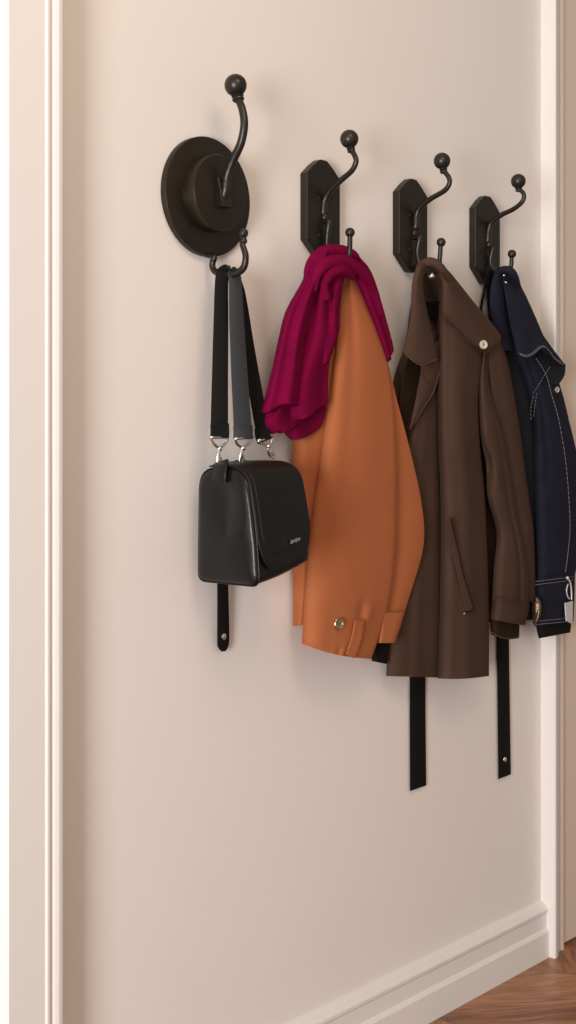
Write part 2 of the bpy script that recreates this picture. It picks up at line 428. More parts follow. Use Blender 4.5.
# ------------------------------------------------------------------ handbag
XB = P(198, 560, .035).x                 # left side of the bag
def bo(px, py): return -PX(px, py, XB).y
zb0 = PX(228, 584, XB).z; zb1 = PX(222, 468, XB).z; HB = zb1 - zb0
ofb, off_ = .030, bo(257, 578)
oft = bo(244.5, 475)
bag = thing('handbag', 'small black leather flap handbag with charcoal straps hanging from the round hook', 'handbag', Vector((XB + .07, -.1, zb0)))
def rounded(poly, rad, k=8):
    out = []
    n = len(poly)
    for i in range(n):
        p = Vector(poly[i]); a = (Vector(poly[i - 1]) - p); b = (Vector(poly[(i + 1) % n]) - p)
        r = rad[i]; pa = p + a.normalized() * r; pb = p + b.normalized() * r
        for j in range(k + 1):
            t = j / k; out.append((pa * (1 - t) ** 2 + p * 2 * t * (1 - t) + pb * t * t))
    return out
def resample(pts, n, closed=True):
    q = pts + [pts[0]] if closed else pts
    d = [0]
    for a, b in zip(q, q[1:]): d.append(d[-1] + (b - a).length)
    out = []; j = 0
    for i in range(n if closed else n + 1):
        x = d[-1] * i / n
        while j < len(d) - 2 and d[j + 1] < x: j += 1
        f = (x - d[j]) / max(1e-9, d[j + 1] - d[j]); out.append(q[j] + (q[j + 1] - q[j]) * f)
    return out
prof = [(ofb, 0), (off_, 0), (bo(253, 520), HB * .50), (oft, HB), (ofb + .004, HB * .985)]
prof = resample(rounded([Vector(p) for p in prof], [.018, .022, .05, .048, .042]), 96)
cen = Vector(((ofb + off_) / 2, HB * .45))
WB = .157; RISE = .030
def bagpt(x, q):
    "x along the width 0..WB, q = (off, z) on the profile; the bag sags lower at its left"
    z = q.y + RISE * max(0, x / WB) ** 1.3 * max(0, 1 - q.y / HB) + .006 * max(0, x / WB)
    o = q.x - .006 * (x / WB) * 0
    return Vector((XB + x, -o, zb0 + z))
def scl(k, e=0): return [cen + (p - cen) * k + (p - cen).normalized() * e for p in prof]
def atan2_(p): return math.atan2((p.y - cen.y) / .08, (p.x - cen.x) / .05)
V, F = [], []
rings = []
for k, x in ((.02, .010), (.25, .006), (.5, .002), (.72, -.001), (.86, -.0015), (.94, .0), (.98, .0025), (1, .007)): rings.append((scl(k), x, k))
for i in range(1, 12): rings.append((scl(1 + .012 * sin(pi * i / 12)), .007 + (WB - .014) * i / 12, 1))
for k, x in ((1, .007), (.97, .002), (.85, -.002), (.5, .003), (.02, .008)): rings.append((scl(k), WB - x, k))
for ri, (pr, x, k) in enumerate(rings):
    for p in pr:
        xx = x
        if ri < 8:   # soft hollow under the strap tab, belly lower down
            h = p.y / HB
            el = Vector((cos(atan2_(p)) * .05, sin(atan2_(p)) * .08)) * k; kk = k ** 1.5; p = cen + (p - cen) * kk + el * (1 - kk)
            h = p.y / HB
            xx += .012 * exp(-((h - .74) / .12) ** 2 - ((p.x - cen.x + .012) / .028) ** 2) * (1 - k ** 6)
            xx -= .010 * exp(-((h - .36) / .26) ** 2 - ((p.x - cen.x) / .05) ** 2) * (1 - k ** 6)
            xx += .004 * wob(p.x * 3, p.y * 3, 3, 6, 6) * (1 - k ** 4)
        V.append(bagpt(xx, p))
n = len(prof)
for r in range(len(rings) - 1):
    for i in range(n): F.append((r * n + i, r * n + (i + 1) % n, (r + 1) * n + (i + 1) % n, (r + 1) * n + i))
F.append(tuple(range(n))); F.append(tuple((len(rings) - 1) * n + i for i in range(n)))
o = link('body', V, F, M['leather'], bag); fix_normals(o)
for xx in (.0075,):
    pth = [bagpt(xx, p) for p in scl(1, .0012)]; pth.append(pth[0])
    V, F = tube_geo(pth, .0020, n=200, seg=8); link('piping', V, F, M['leather'], bag)
# flap path: from the back over the top and down the front
path = resample(rounded([Vector(p) for p in [(ofb + .030, HB * .990), (oft, HB), (bo(253, 520), HB * .50), (off_, HB * .10)]], [.0001, .048, .05, .0001]), 80, closed=False)
def flap_geo(x0, x1, e, s1, send, rr, th):
    nx = 40; ns = 80; G = []
    for j in range(ns + 1):
        s = j / ns * send; q = cat([tuple(p) for p in path], s); q2 = cat([tuple(p) for p in path], min(1, s + .01)); q1 = cat([tuple(p) for p in path], max(0, s - .01))
        tg = Vector((q2[0] - q1[0], q2[1] - q1[1])).normalized(); nn = Vector((-tg.y, tg.x))
        if nn.dot(Vector(q) - cen) < 0: nn = -nn
        ins = 0
        if s > s1: ins = rr * (1 - sqrt(max(0, 1 - ((s - s1) / (send - s1)) ** 2)))
        row = []
        for i in range(nx + 1):
            u = i / nx; x = x0 + ins + (x1 - x0 - 2 * ins) * u
            bul = .0035 * sin(pi * u) + e + .004 * max(0, s - .5)
            row.append((Vector(q) + nn * bul, x))
        G.append(row)
    return [bagpt(x, q) for r in G for (q, x) in r], nx, ns
for nm, x0, x1, e, s1, se, rr, mm in (('flap', .004, WB - .001, .0045, .74, 1.0, .040, 'leather2'), ('flap_overlay', .014, WB - .008, .0068, .70, .90, .030, 'leather2')):
    pts, nx, ns = flap_geo(x0, x1, e, s1, se, rr, .003)
    o = link(nm, pts, grid_faces(nx, ns), M[mm], bag); fix_normals(o)
    s_ = o.modifiers.new('th', 'SOLIDIFY'); s_.thickness = .0035 if nm == 'flap' else .0025; s_.offset = 0
    q_ = o.modifiers.new('sub', 'SUBSURF'); q_.levels = 1; q_.render_levels = 1
# little metal logo on the flap
q = P(290.5, 541.8, off_ + .012); q2 = P(299.5, 538.4, off_ + .012)
V, F = [], []
for i in range(6):
    a = q.lerp(q2, i / 6); b = q.lerp(q2, (i + .7) / 6); hh = .0036 if i in (0, 3) else .0026
    bs = len(V)
    for pt in (a, b):
        for dy in (0, -.003):
            for dz_ in (-hh, hh): V.append(pt + Vector((0, dy, dz_)))
    F += [tuple(bs + j for j in f) for f in [(0, 1, 3, 2), (4, 6, 7, 5), (0, 4, 5, 1), (2, 3, 7, 6), (0, 2, 6, 4), (1, 5, 7, 3)]]
tube_geo([q + Vector((-.001, 0, -.003)), q2 + Vector((.001, 0, -.003))], .0008, n=2, seg=6, V=V, F=F)
o = link('logo_plate', V, F, M['silver'], bag, smooth=False); o['label'] = 'tiny silver maker badge on the flap'

def strap_geo(path, widths, dirs, th=.0028, n=80):
    "flat strap: centre points, widths, width directions (one per point)"
    V, F = [], []
    pp = [tuple(p) for p in path]; dl = [tuple(d) for d in dirs]; wl = [(w,) for w in widths]
    pts = [Vector(cat(pp, i / n)) for i in range(n + 1)]
    for i, p in enumerate(pts):
        t = (pts[min(i + 1, n)] - pts[max(i - 1, 0)]).normalized()
        d = Vector(cat(dl, i / n)); d = (d - t * d.dot(t)).normalized(); nn = t.cross(d).normalized(); w = cat(wl, i / n)[0] / 2
        r = th / 2
        for a, b in ((-1, -.5), (-.93, -1), (.93, -1), (1, -.5), (1, .5), (.93, 1), (-.93, 1), (-1, .5)): V.append(p + d * a * w + nn * b * r)
    for i in range(n):
        for k in range(8): F.append((i * 8 + k, i * 8 + (k + 1) % 8, (i + 1) * 8 + (k + 1) % 8, (i + 1) * 8 + k))
    F.append(tuple(range(8))[::-1]); F.append(tuple(n * 8 + k for k in range(8)))
    return V, F
def strap(name, path, widths, dirs, m, parent, **k):
    V, F = strap_geo(path, widths, dirs, **k); o = link(name, V, F, m, parent); fix_normals(o)
    o.modifiers.new('e', 'EDGE_SPLIT').split_angle = math.radians(50); return o
ux = Vector((1, 0, 0)); rg = Vector((RGT[0], RGT[1], 0)); mid = Vector((.9, -.4, 0)).normalized()
yo = Vector((0, -1, 0))
def rp(px, py, off): return P(px, py, off)
oU = -UB.y
# left strap and middle strap are one loop over the hook; the back strap hangs behind
s1 = strap('strap', [rp(229, 271.2, oU - .004), rp(224.5, 271.5, oU - .008), rp(221.8, 280, oU - .008), rp(221, 320, .062), rp(220, 380, .072), rp(219.2, 437.5, .080)],
      [.024, .026, .028, .031, .034, .037], [mid] * 6, M['web'], bag)
s2 = strap('strap', [rp(227.5, 270.6, oU - .002), rp(232, 270, oU + .004), rp(235, 279, oU + .012), rp(236.6, 320, .085), rp(239.8, 380, .085), rp(243.5, 439, .086)],
      [.020, .024, .027, .031, .035, .039], [mid] * 6, M['webg'], bag); s2['label'] = 'charcoal grey strap'
s3 = strap('strap', [rp(229, 272.5, oU - .006), rp(235, 278, oU - .006), rp(241, 300, .046), rp(248.5, 350, .056), rp(257, 400, .066), rp(264.5, 440.5, .072)],
      [.018, .020, .024, .028, .030, .030], [mid] * 6, M['tape'], bag)
for (x_, y_, o_, w_k, m_) in ((219.6, 424, .0785, .0385, 'web'), (242.9, 426, .0862, .0405, 'webg'), (262.0, 428, .0705, .032, 'tape')):
    strap('strap_hem', [rp(x_, y_, o_ + .0005), rp(x_ + .3, y_ + 6, o_ + .0005), rp(x_ + (.2 if x_ < 250 else 2.6), y_ + 13, o_ + .001)], [w_k] * 3, [mid] * 3, M[m_], bag, th=.0065, n=12)
def clasp(px, py, off, w, ex, ey, eo, tilt=0):
    a = P(px - w, py - 1, off); b = P(px + w, py - 1 + tilt, off); e = P(ex, ey, eo)
    top = (a + b) / 2; neck = top.lerp(e, .38)
    V, F = [], []
    tube_geo([a, b], .0030, n=4, seg=10, V=V, F=F)
    tube_geo([a, a.lerp(neck, .5) + (a - top) * .18, neck], .0030, n=16, seg=10, V=V, F=F)
    tube_geo([b, b.lerp(neck, .5) + (b - top) * .18, neck], .0030, n=16, seg=10, V=V, F=F)
    sphere_geo(neck, .0060, V, F, n=10, m=14)
    # lobster claw
    l = (e - neck).length; sd = (b - a).normalized()
    tube_geo([neck, neck.lerp(e, .35) - sd * .004, neck.lerp(e, .75) - sd * .005, e - sd * .001, neck.lerp(e, .9) + sd * .005, neck.lerp(e, .62) + sd * .004, neck.lerp(e, .4) + sd * .001], [.0048, .0042, .0036, .0034, .0032, .0028], n=40, seg=10, V=V, F=F)
    o = link('clasp', V, F, M['silver'], bag); fix_normals(o); o['label'] = 'silver swivel clasp'
clasp(219.2, 438.5, .080, 9, 219.6, 467, .080)
clasp(243.8, 440, .087, 9, 240.8, 465, .082, -2)
clasp(265, 441.5, .072, 7, 273, 458, .072, -3)
# ring tabs on the bag top
strap('strap_tab', [PX(221.5, 462, XB + .010), PX(220.5, 466.5, XB - .001), PX(219.8, 473, XB - .0065), PX(219, 481, XB - .0060)], [.030, .034, .036, .038], [Vector((0, -1, 0))] * 4, M['leather'], bag, th=.005)
strap('strap_tab', [rp(247, 466, .070), rp(241, 462.5, .085), rp(237, 466, .095)], [.02, .02, .02], [ux] * 3, M['leather'], bag, th=.006)
# tail of the strap hanging below
zt_ = P(222.5, 570, .012)
tl = [rp(222.5, 560, .022), rp(222.8, 590, .020), rp(223.2, 620, .016), rp(223.3, 640, .013), rp(223.4, 647, .012), rp(223.4, 651.3, .012)]
o = strap('strap_tail', tl, [.031, .031, .033, .034, .028, .010], [ux] * 6, M['tape'], bag)
lathe('snap', rp(224, 636.5, .0165), (0, -1, 0), [(.0001, .003), (.004, .0028), (.0065, .001), (.007, -.001)], M['silver'], o, seg=28)

# ------------------------------------------------------------------ black straps behind the coats
def long_strap(X0h, pts, widths, label, snap=None):
    t = thing('hanging_strap', label, 'strap', pts[-1], 'black straps hanging below the coats')
    o = strap('webbing', pts, widths, [ux] * len(pts), M['tape'], t, th=.003, n=120)
    if snap: lathe('snap', snap, (0, -1, 0), [(.0001, .003), (.004, .0028), (.0062, .001), (.007, -.001)], M['silver'], t, seg=28)
    return t
ls = long_strap(X3, [P(424, 270, .034), P(422, 282, .024), P(420, 320, .012), P(419, 420, .009), P(418, 560, .007), P(417.6, 690, .006), P(418.2, 788, .006)], [.03, .036, .05, .056, .060, .062, .064],
    'plain black strap with cut end hanging below the brown wool coat')
ls2 = long_strap(X4, [P(491, 273, .036), P(488, 283, .024), P(492, 320, .010), P(499, 420, .007), P(502, 560, .006), P(503, 650, .006), P(504.6, 776.5, .006)], [.012, .014, .03, .050, .054, .056, .058],
    'black strap with metal snap hanging between the brown coat and denim jacket', snap=P(505, 759.5, .0075))
tube('hanging_loop', [P(492, 273, .036), P(488, 271.5, .034), P(486, 278, .026), P(484, 292, .018), P(481.5, 305, .014), P(480, 325, .012)], .0035, M['tape'], ls2, n=50, seg=8)

# ------------------------------------------------------------------ orange coat
oc = thing('coat', 'rust orange cotton coat hanging beneath the magenta scarf', 'coat', P(350, 640, .07))
solid('back_panel', [(338, 262), (318, 330), (300, 400), (292, 450), (291, 520), (293, 580), (293, 626)],
      [(352, 262), (368, 330), (385, 400), (392, 450), (392, 520), (380, 580), (340, 622)],
      lambda s, t: .026 + .026 * pil(s, .25) * min(1, t * 3) + .010 * sin(pi * 6 * s) * t * 0 + .006 * g(s, .12, .05) * t, .012, M['orange'], oc, amp=.006, seed=3)
# rear sleeve seen at the right
solid('rear_sleeve', [(349, 268), (355, 300), (365, 350), (372, 400), (374, 450), (376, 500), (378, 550), (378, 600), (376, 642)],
      [(351, 268), (366, 300), (384.5, 350), (397, 400), (410, 450), (421, 500), (423.5, 545), (409, 598), (394, 642)],
      lambda s, t: .048 + .016 * min(1, t * 4) - .007 * s ** 3 + .003 * sin(s * 5 + t * 4), lambda s, t: .042, M['orange'], oc, amp=.003, seed=4)
solid('rear_cuff', [(377, 613), (377, 628), (376, 643)], [(405, 612), (400.5, 627), (395, 643)],
      lambda s, t: .070 + .010 * pil(s, .3), .048, M['orange'], oc, nv=20, amp=.001)
# front sleeve
def o_front(s, t):
    b = .060 + .026 * min(1, t * 2.2) + .006 * t
    o = b + .022 * min(1, t * 3) * (pil(s, .5) - 1) * (1 - .35 * s)
    o -= .0035 * g(s, .34, .13) * exp(-((t - .25) / .25) ** 2)
    o += .0050 * g(s, .60, .22) * t
    o -= .0030 * g(s, .22, .12) * g(t, .70, .12)
    # crumple over the cuff strap
    o += .0040 * g(s, .80, .05) * g(t, .885, .024) - .0040 * g(s, .69, .05) * g(t, .875, .028)
    o += .0025 * sin(s * 46) * g(t, .985, .02) * g(s, .62, .14)
    return o
OL = [(346, 264), (342, 290), (337, 345), (328, 400), (320, 455), (312.5, 510), (308, 560), (304, 610), (302, 644)]
ORr = [(351, 264), (364, 292), (383, 340), (392, 400), (395.5, 455), (396, 510), (394.5, 560), (387, 610), (371.5, 659)]
solid('front_sleeve', OL, ORr, o_front, lambda s, t: .050 + .004 * s, M['orange'], oc, nu=90, nv=180, amp=.005, seed=5,
      hem=lambda s, t: 3.2 * sin(pi * s) * max(0, t - .85) / .15)
stitches('cuff_stitching', [(303, 640.5, .0790), (318, 648, .0895), (337, 653.5, .0950), (355, 656.5, .0960), (370, 656, .090)], 0, .00035, M['orange_dark'], oc)
sheet('cuff_strap', [(355.2, 619.5), (352, 637), (346, 655)], [(364.5, 621), (361.5, 641), (355, 659)], lambda s, t: .101 + .0015 * sin(t * 30), M['orange'], oc, th=.004, nu=12, nv=24, amp=.001)
stitches('strap_stitching', [(356.8, 622, .1035), (353.6, 638, .1035), (348, 654, .1035)], 0, .0004, M['orange_dark'], oc)
stitches('strap_stitching', [(362.8, 623, .1035), (360, 640, .1035), (353.6, 657, .1035)], 0, .0004, M['orange_dark'], oc)
def button(name, c, r, m, parent, axis=(-.25, -1, .05), rim=None):
    o = lathe(name, c, axis, [(r * .35, .0012), (r * .62, .0016), (r * .72, .0034), (r * .9, .0040), (r, .0028), (r, -.002)], m, parent, seg=40)
    ax = Vector(axis).normalized(); u = ax.orthogonal().normalized(); w = ax.cross(u)
    for k in range(4):
        a = pi / 4 + k * pi / 2
        lathe('button_hole', Vector(c) + ax * .0012 + (u * cos(a) + w * sin(a)) * r * .25, axis, [(r * .10, .0009), (r * .10, -.001)], M['brown_thread'], o, seg=10)
    return o
button('button', P(338.6, 623.6, .097), .0125, M['brass'], oc)['label'] = 'round brass button on the cuff'
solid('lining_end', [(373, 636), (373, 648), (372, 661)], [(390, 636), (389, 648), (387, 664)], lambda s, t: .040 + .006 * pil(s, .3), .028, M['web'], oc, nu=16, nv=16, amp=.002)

# ------------------------------------------------------------------ magenta scarf (draped over hook two)
sc = thing('scarf', 'magenta wool scarf draped in folds over the orange coat', 'scarf', P(305, 430, .08))
V, F = [], []
def sheetgeo(L, R, off, th, nu=60, nv=90, **k):
    G = grid_pts(L, R, off, nu, nv, **k)
    base = len(V); nn = nu + 1
    N = []
    for j in range(nv + 1):
        for i in range(nu + 1):
            a = G[j][min(i + 1, nu)] - G[j][max(i - 1, 0)]; b = G[min(j + 1, nv)][i] - G[max(j - 1, 0)][i]
            c = b.cross(a)
            c = c.normalized() if c.length > 1e-12 else Vector((0, -1, 0))
            if c.dot(Vector((-.5, -.8, 0))) < 0: c = -c
            N.append(c)
    fl = [p for r in G for p in r]
    V.extend(fl); V.extend([p - q * th for p, q in zip(fl, N)])
    b2 = base + len(fl)
    F.extend(grid_faces(nu, nv, base)); F.extend(grid_faces(nu, nv, b2, True))
    for j in range(nv):
        F.append((base + j * nn, b2 + j * nn, b2 + (j + 1) * nn, base + (j + 1) * nn))
        F.append((base + j * nn + nu, base + (j + 1) * nn + nu, b2 + (j + 1) * nn + nu, b2 + j * nn + nu))
    for i in range(nu):
        F.append((base + i, base + i + 1, b2 + i + 1, b2 + i)); F.append((base + nv * nn + i, b2 + nv * nn + i, b2 + nv * nn + i + 1, base + nv * nn + i + 1))
def pleat(x, p=1.0): return abs(sin(pi * x)) ** p
def scarfgeo(L, R, off, th, nu=60, nv=90, back=None, **k):
    solid_geo(L, R, off, (lambda s_, t_: off(s_, t_) - .010 - 2 * th) if back is None else back, nu=nu, nv=nv, V=V, F=F, wrap=.22, **k)
# layer 1: outer fold, shortest hem at left
def l1(s, t):
    return .098 + .024 * (pil(s, .6) - 1) + .012 * g(s, .72, .18) - .007 * g(s, .40, .16) * (1 - .4 * t) + .012 * t
scarfgeo([(318, 252), (304.5, 268), (302, 281), (285.5, 311), (278, 340), (271, 372), (260.5, 413)], [(332, 250), (325, 264), (318, 285), (311, 315), (305, 345), (303, 375), (301.5, 403)], l1, .007,
         amp=.003, fine=0, seed=11, hem=lambda s, t: (2.0 * sin(s * 9) - 2.5 * s * (1 - s) * 4 * .6) * max(0, t - .8) * 5)
# layer 2: middle fold
def l2(s, t):
    return .086 + .010 * (pil(s, .25) - 1) - .015 * g(s, .36, .14) + .010 * g(s, .66, .18) - .006 * g(s, .92, .08) + .010 * t
scarfgeo([(322, 256), (312, 280), (300, 310), (288, 340), (277, 375), (263, 419), (271, 433)], [(340, 262), (328, 285), (334, 310), (338, 335), (330, 362), (328.5, 390), (328, 406)], l2, .007,
         amp=.003, fine=0, seed=12, hem=lambda s, t: (2.4 * sin(s * 11 + 1.0)) * max(0, t - .8) * 5)
# layer 3 and 4: lower inner folds showing below the hems
scarfgeo([(300, 330), (290, 370), (272, 410), (266, 424), (279, 434)], [(325, 330), (322, 370), (319, 395), (318, 408), (316, 413)], lambda s, t: .082 + .012 * (pil(s, .2) - 1) + .008 * sin(s * 7 + .4) + .008 * t, .007, nv=60, amp=.002, fine=0, seed=13,
         hem=lambda s, t: (3.0 * sin(pi * s * 1.5)) * max(0, t - .75) * 4)
scarfgeo([(305, 350), (298, 385), (284, 415), (283, 430), (290, 440)], [(328, 350), (328, 385), (327, 405), (325, 417), (321, 428)], lambda s, t: .068 + .010 * (pil(s, .3) - 1) + .006 * sin(s * 6) + .006 * t, .010, nv=60, amp=.002, fine=0, seed=14,
         hem=lambda s, t: 4.0 * sin(pi * s) * max(0, t - .75) * 4)
# inner crumple beside the coat
scarfgeo([(333, 262), (319, 275), (316, 296), (320, 318), (322, 345), (324, 365)], [(352, 268), (345, 279), (341, 293), (340, 310), (339, 332), (328, 362)],
         lambda s, t: .098 + .010 * (pil(s, .3) - 1) - .014 * g(s, .55 - .5 * (t - .42), .14) * g(t, .42, .20) + .009 * g(s, .30, .15) * g(t, .22, .1) + .007 * g(s, .75, .15) * g(t, .62, .12), .008, nv=60, amp=.004, fine=0, seed=15)
# right hand tail
scarfgeo([(334, 256), (347, 268), (356, 284), (365, 305), (375, 330), (382, 350), (386, 363)], [(352, 250), (368, 266), (376, 283), (382, 303), (388, 325), (393, 344), (394, 352)],
         lambda s, t: .090 + .014 * (pil(s, .35) - 1) + .006 * g(s, .4, .15) - .006 * g(s, .7, .1) - .020 * t, .009, nv=60, amp=.003, fine=0, seed=16)
# rolled folds over the prong (thick soft ropes)
def roll(pts, rad, flat=1.0):
    tube_geo([P(*p) for p in pts], rad, n=90, seg=20, V=V, F=F, flat=flat)
roll([(309, 284, .070), (310, 270, .076), (316, 259, .080), (326, 251.5, .082), (340, 251, .082), (352, 254.5, .084), (357.5, 260, .082)], [.008, .013, .0150, .0145, .0130, .0115, .008])
roll([(314, 292, .098), (316, 276, .104), (325, 264.5, .104), (338, 260.5, .104), (352, 264, .104), (365, 276, .098), (374, 292, .088), (381, 314, .078)], [.007, .011, .0135, .0135, .0125, .0120, .010, .008])
roll([(327, 300, .100), (323, 285, .098), (329, 274.5, .102), (341, 270, .104), (353, 277, .094)], [.008, .012, .013, .012, .008])
roll([(322, 268, .060), (334, 256, .060), (348, 258, .060), (358, 268, .060)], [.02, .024, .022, .016])
o = link('wool', V, F, M['scarf'], sc); fix_normals(o)
rm = o.modifiers.new('fuse', 'REMESH'); rm.mode = 'VOXEL'; rm.voxel_size = .0018; rm.use_smooth_shade = True
sm = o.modifiers.new('soft', 'SMOOTH'); sm.factor = .5; sm.iterations = 14

# ------------------------------------------------------------------ brown coat
bcoat = thing('coat', 'long brown wool coat with wide collar hanging by its neck', 'coat', P(440, 678, .05))
# back of the coat, seen at the left shoulder and inside the neck
solid('back_panel', [(424, 262), (412, 300), (405, 345), (394, 380), (390, 430), (388, 500), (388, 580), (387, 668)],
      [(440, 266), (455, 300), (478, 345), (484, 380), (484, 430), (484, 500), (484, 580), (484, 668)],
      lambda s, t: .014 + .010 * pil(s, .12) * min(1, t * 5), .008, M['brown'], bcoat, amp=.005, seed=21)
sheet('neck_lining', [(423, 264), (422, 285), (424, 310), (428, 335), (432, 370)], [(443, 266), (446, 285), (448, 310), (448, 335), (446, 370)],
      lambda s, t: .046 - .012 * sin(pi * s), M['brown'], bcoat, amp=.001, seed=3)
# neck tape with label
sheet('neck_label', [(425.5, 301.5), (426.5, 310), (428, 318.5)], [(444, 301), (445, 309), (446, 318)], lambda s, t: .058 - .008 * sin(pi * s), M['label'], bcoat, th=.003, nu=16, nv=10, amp=0)
seam('label_edge', [(426, 301.5, .0615), (434, 303.5, .0560), (444, 301.5, .0610)], 0, .0011, M['tape'], bcoat)
seam('lining_seam', [(437, 320, .043), (438, 345, .043), (439, 365, .043)], 0, .0012, M['brown'], bcoat)
# left front panel (in shade)
def bl(s, t): return .026 + .016 * pil(s, .3, 1) + .005 * g(s, .45, .1) * t - .006 * g(s, .9, .1) + .004 * t
solid('front_panel', [(424, 330), (416, 375), (407, 430), (398, 490), (393, 550), (389, 610), (386.5, 676)],
      [(441, 330), (443, 375), (446, 430), (448, 490), (450, 550), (452, 610), (452, 678)], bl, .020, M['brown'], bcoat, amp=.004, seed=22)
sheet('lining_and_shade', [(410, 352), (404, 375), (400, 405), (402, 435)], [(430, 352), (428, 375), (420, 405), (410, 437)], lambda s, t: .047 - .004 * sin(pi * s), M['lining_and_shade'], bcoat, th=.002, amp=.001, seed=8)  # dark sheet added for the shade inside the gap beside the lapel
# lapel
sheet('lapel', [(418, 352), (421.5, 368), (417, 392), (409.5, 428)], [(441, 340), (440, 368), (433.5, 392), (411, 430)], lambda s, t: .060 + .006 * sin(pi * s), M['brown'], bcoat, th=.005, nv=40, amp=.001, seed=2)
seam('lapel_edge', [(440, 370, .0615), (433.5, 392, .0615), (422, 410, .0645), (411, 429, .0615)], 0, .0009, M['brown_light'], bcoat)
seam('lapel_notch', [(422, 373, .0635), (427, 381, .0675), (432.5, 388, .063)], 0, .0010, M['brown_thread'], bcoat)
# right front panel
def br(s, t):
    o = .068 + .024 * min(1, t * 3 + .2) + .030 * (pil(s, .5) - 1) * (1 - .3 * s)
    o += .006 * g(s, .58, .16) * min(1, t * 2) - .004 * g(s, .25, .1) * g(t, .35, .25)
    return o
BL = [(441, 275), (439, 300), (438, 345), (438, 400), (439, 450), (441, 500), (441, 560), (440, 620), (438, 678.5)]
BR = [(452, 276), (470, 302), (483, 352), (478.5, 400), (480.5, 450), (485, 500), (487.5, 560), (489, 620), (489, 676)]
solid('front_panel', BL, BR, br, lambda s, t: .048, M['brown'], bcoat, nu=70, nv=120, amp=.004, seed=23, hem=lambda s, t: 1.5 * sin(pi * s) * max(0, t - .9) * 10)
seam('panel_seam', [(412, 678, .0475), (412.5, 640, .0475), (413, 600, .0475)], 0, .0006, M['brown_thread'], bcoat)
# pocket
sheet('pocket_welt', [(446.6, 519), (452, 548), (459, 580), (467, 612)], [(450.6, 518), (457, 547), (464.5, 579), (473.5, 609)], lambda s, t: .1015 - .003 * (1 - s), M['brown'], bcoat, th=.0035, nu=10, nv=40, amp=0)
seam('pocket_opening', [(450.8, 518, .1025), (457.4, 547, .1025), (465, 579, .1025), (474, 607, .1025), (473, 610.5, .102), (466, 612.5, .102)], 0, .0010, M['tape'], bcoat)
ball('pocket_stud', P(464.5, 613.6, .103), .0028, M['brass'], bcoat, sx=1.4)
# big collar, right leaf
def cr_(s, t): return .088 + .012 * sin(pi * min(1, s * 1.1)) * min(1, t * 3 + .1) - .016 * (1 - min(1, t * 4 + .15)) + .004 * t
sheet('collar_leaf', [(431, 262), (441, 280), (443, 296), (444, 315), (458, 331), (473, 345), (485, 352.5)], [(440, 262), (450, 272), (462, 286.5), (476, 304), (488, 318), (498, 331), (501.5, 338)],
      cr_, M['brown'], bcoat, th=.006, nu=50, nv=70, amp=.002, seed=6)
seam('collar_edge', [(444, 316, .0935), (458, 331.5, .0965), (473, 345.5, .098), (484.5, 352.5, .0975), (494, 346, .0985), (501, 338.5, .0975)], 0, .0011, M['brown_thread'], bcoat)
# collar left leaf
sheet('collar_leaf', [(427, 258.5), (418, 264), (412.5, 279), (411, 295), (410.5, 315), (407, 338), (404.5, 353)], [(433, 262), (426, 270), (423, 284), (425, 300), (429.5, 320), (434, 340), (437.5, 359)],
      lambda s, t: .080 + .010 * sin(pi * s) - .012 * (1 - min(1, t * 5)), M['brown'], bcoat, th=.006, nu=40, nv=70, amp=.002, seed=7, hem=lambda s, t: 8 * sin(pi * s) * max(0, t - .85) / .15)
seam('collar_edge', [(404.8, 353.5, .0815), (413, 361, .0885), (421, 364.8, .0905), (429, 362.5, .088), (437, 359.5, .0815)], 0, .0011, M['brown_light'], bcoat)
# fold over the prong
V, F = [], []
tube_geo([P(417, 276, .060), P(420.0, 267, .068), P(427.5, 262.2, .084), P(435.5, 263.5, .098), P(442.5, 270, .104), P(449, 279, .100)], [.005, .009, .011, .011, .010, .006], n=60, seg=16, V=V, F=F)
o = link('collar_fold', V, F, M['brown'], bcoat); fix_normals(o)
ball('snap', P(431.7, 275.8, .088), .0075, M['silver'], bcoat)['label'] = 'small round metal snap inside the neck'
button('button', P(483.3, 344.6, .104), .0108, M['cream'], bcoat)['label'] = 'round pale button on the collar point'
# sleeve, rear half
solid('rear_sleeve', [(480, 330), (484, 360), (490, 420), (500, 480), (507, 530), (508, 570), (506, 600)],
      [(499, 336), (508, 362), (518.5, 420), (526.5, 480), (533.5, 530), (535.5, 575), (536, 603)],
      lambda s, t: .054 + .016 * pil(s, .4), .042, M['brown'], bcoat, amp=.004, seed=25)
sheet('sleeve_gap_shade', [(478, 380), (480, 440), (482, 500), (484, 560), (488, 622)], [(500, 380), (506, 440), (512, 500), (514, 560), (512, 622)], lambda s, t: .052, M['lining_and_shade'], bcoat, th=.003, amp=.002)  # dark sheet standing in for the shade between body and sleeve
def bs(s, t):
    o = .094 + .022 * (pil(s, .5) - 1) - .012 * (1 - min(1, t * 3))
    o -= .016 * g(s, .05, .22) * g(t, .40, .05) - .007 * g(s, .40, .2) * g(t, .47, .05)
    o -= .006 * g(s, .75, .08) * t
    return o
solid('front_sleeve', [(482.5, 352), (478.5, 385), (480.5, 432), (486.5, 466), (488, 497), (497, 532), (494.5, 566), (492.5, 600)],
      [(487, 352), (489, 385), (504, 435), (511.5, 475), (518, 515), (524, 545), (529, 575), (529, 606)], bs, lambda s, t: .066, M['brown'], bcoat, nu=60, nv=100, amp=.003, seed=26)
solid('cuff', [(492.5, 595), (491.5, 607), (489.5, 619)], [(530, 605), (528, 615), (524.5, 625.5)], lambda s, t: .098 + .022 * (pil(s, .5) - 1), .058, M['brown'], bcoat, nu=40, nv=20, amp=.001)
seam('cuff_seam', [(493, 596, .080), (500, 599.6, .0945), (512, 602.5, .1005), (522, 604.5, .098), (529, 605.5, .090)], 0, .0009, M['brown_thread'], bcoat)
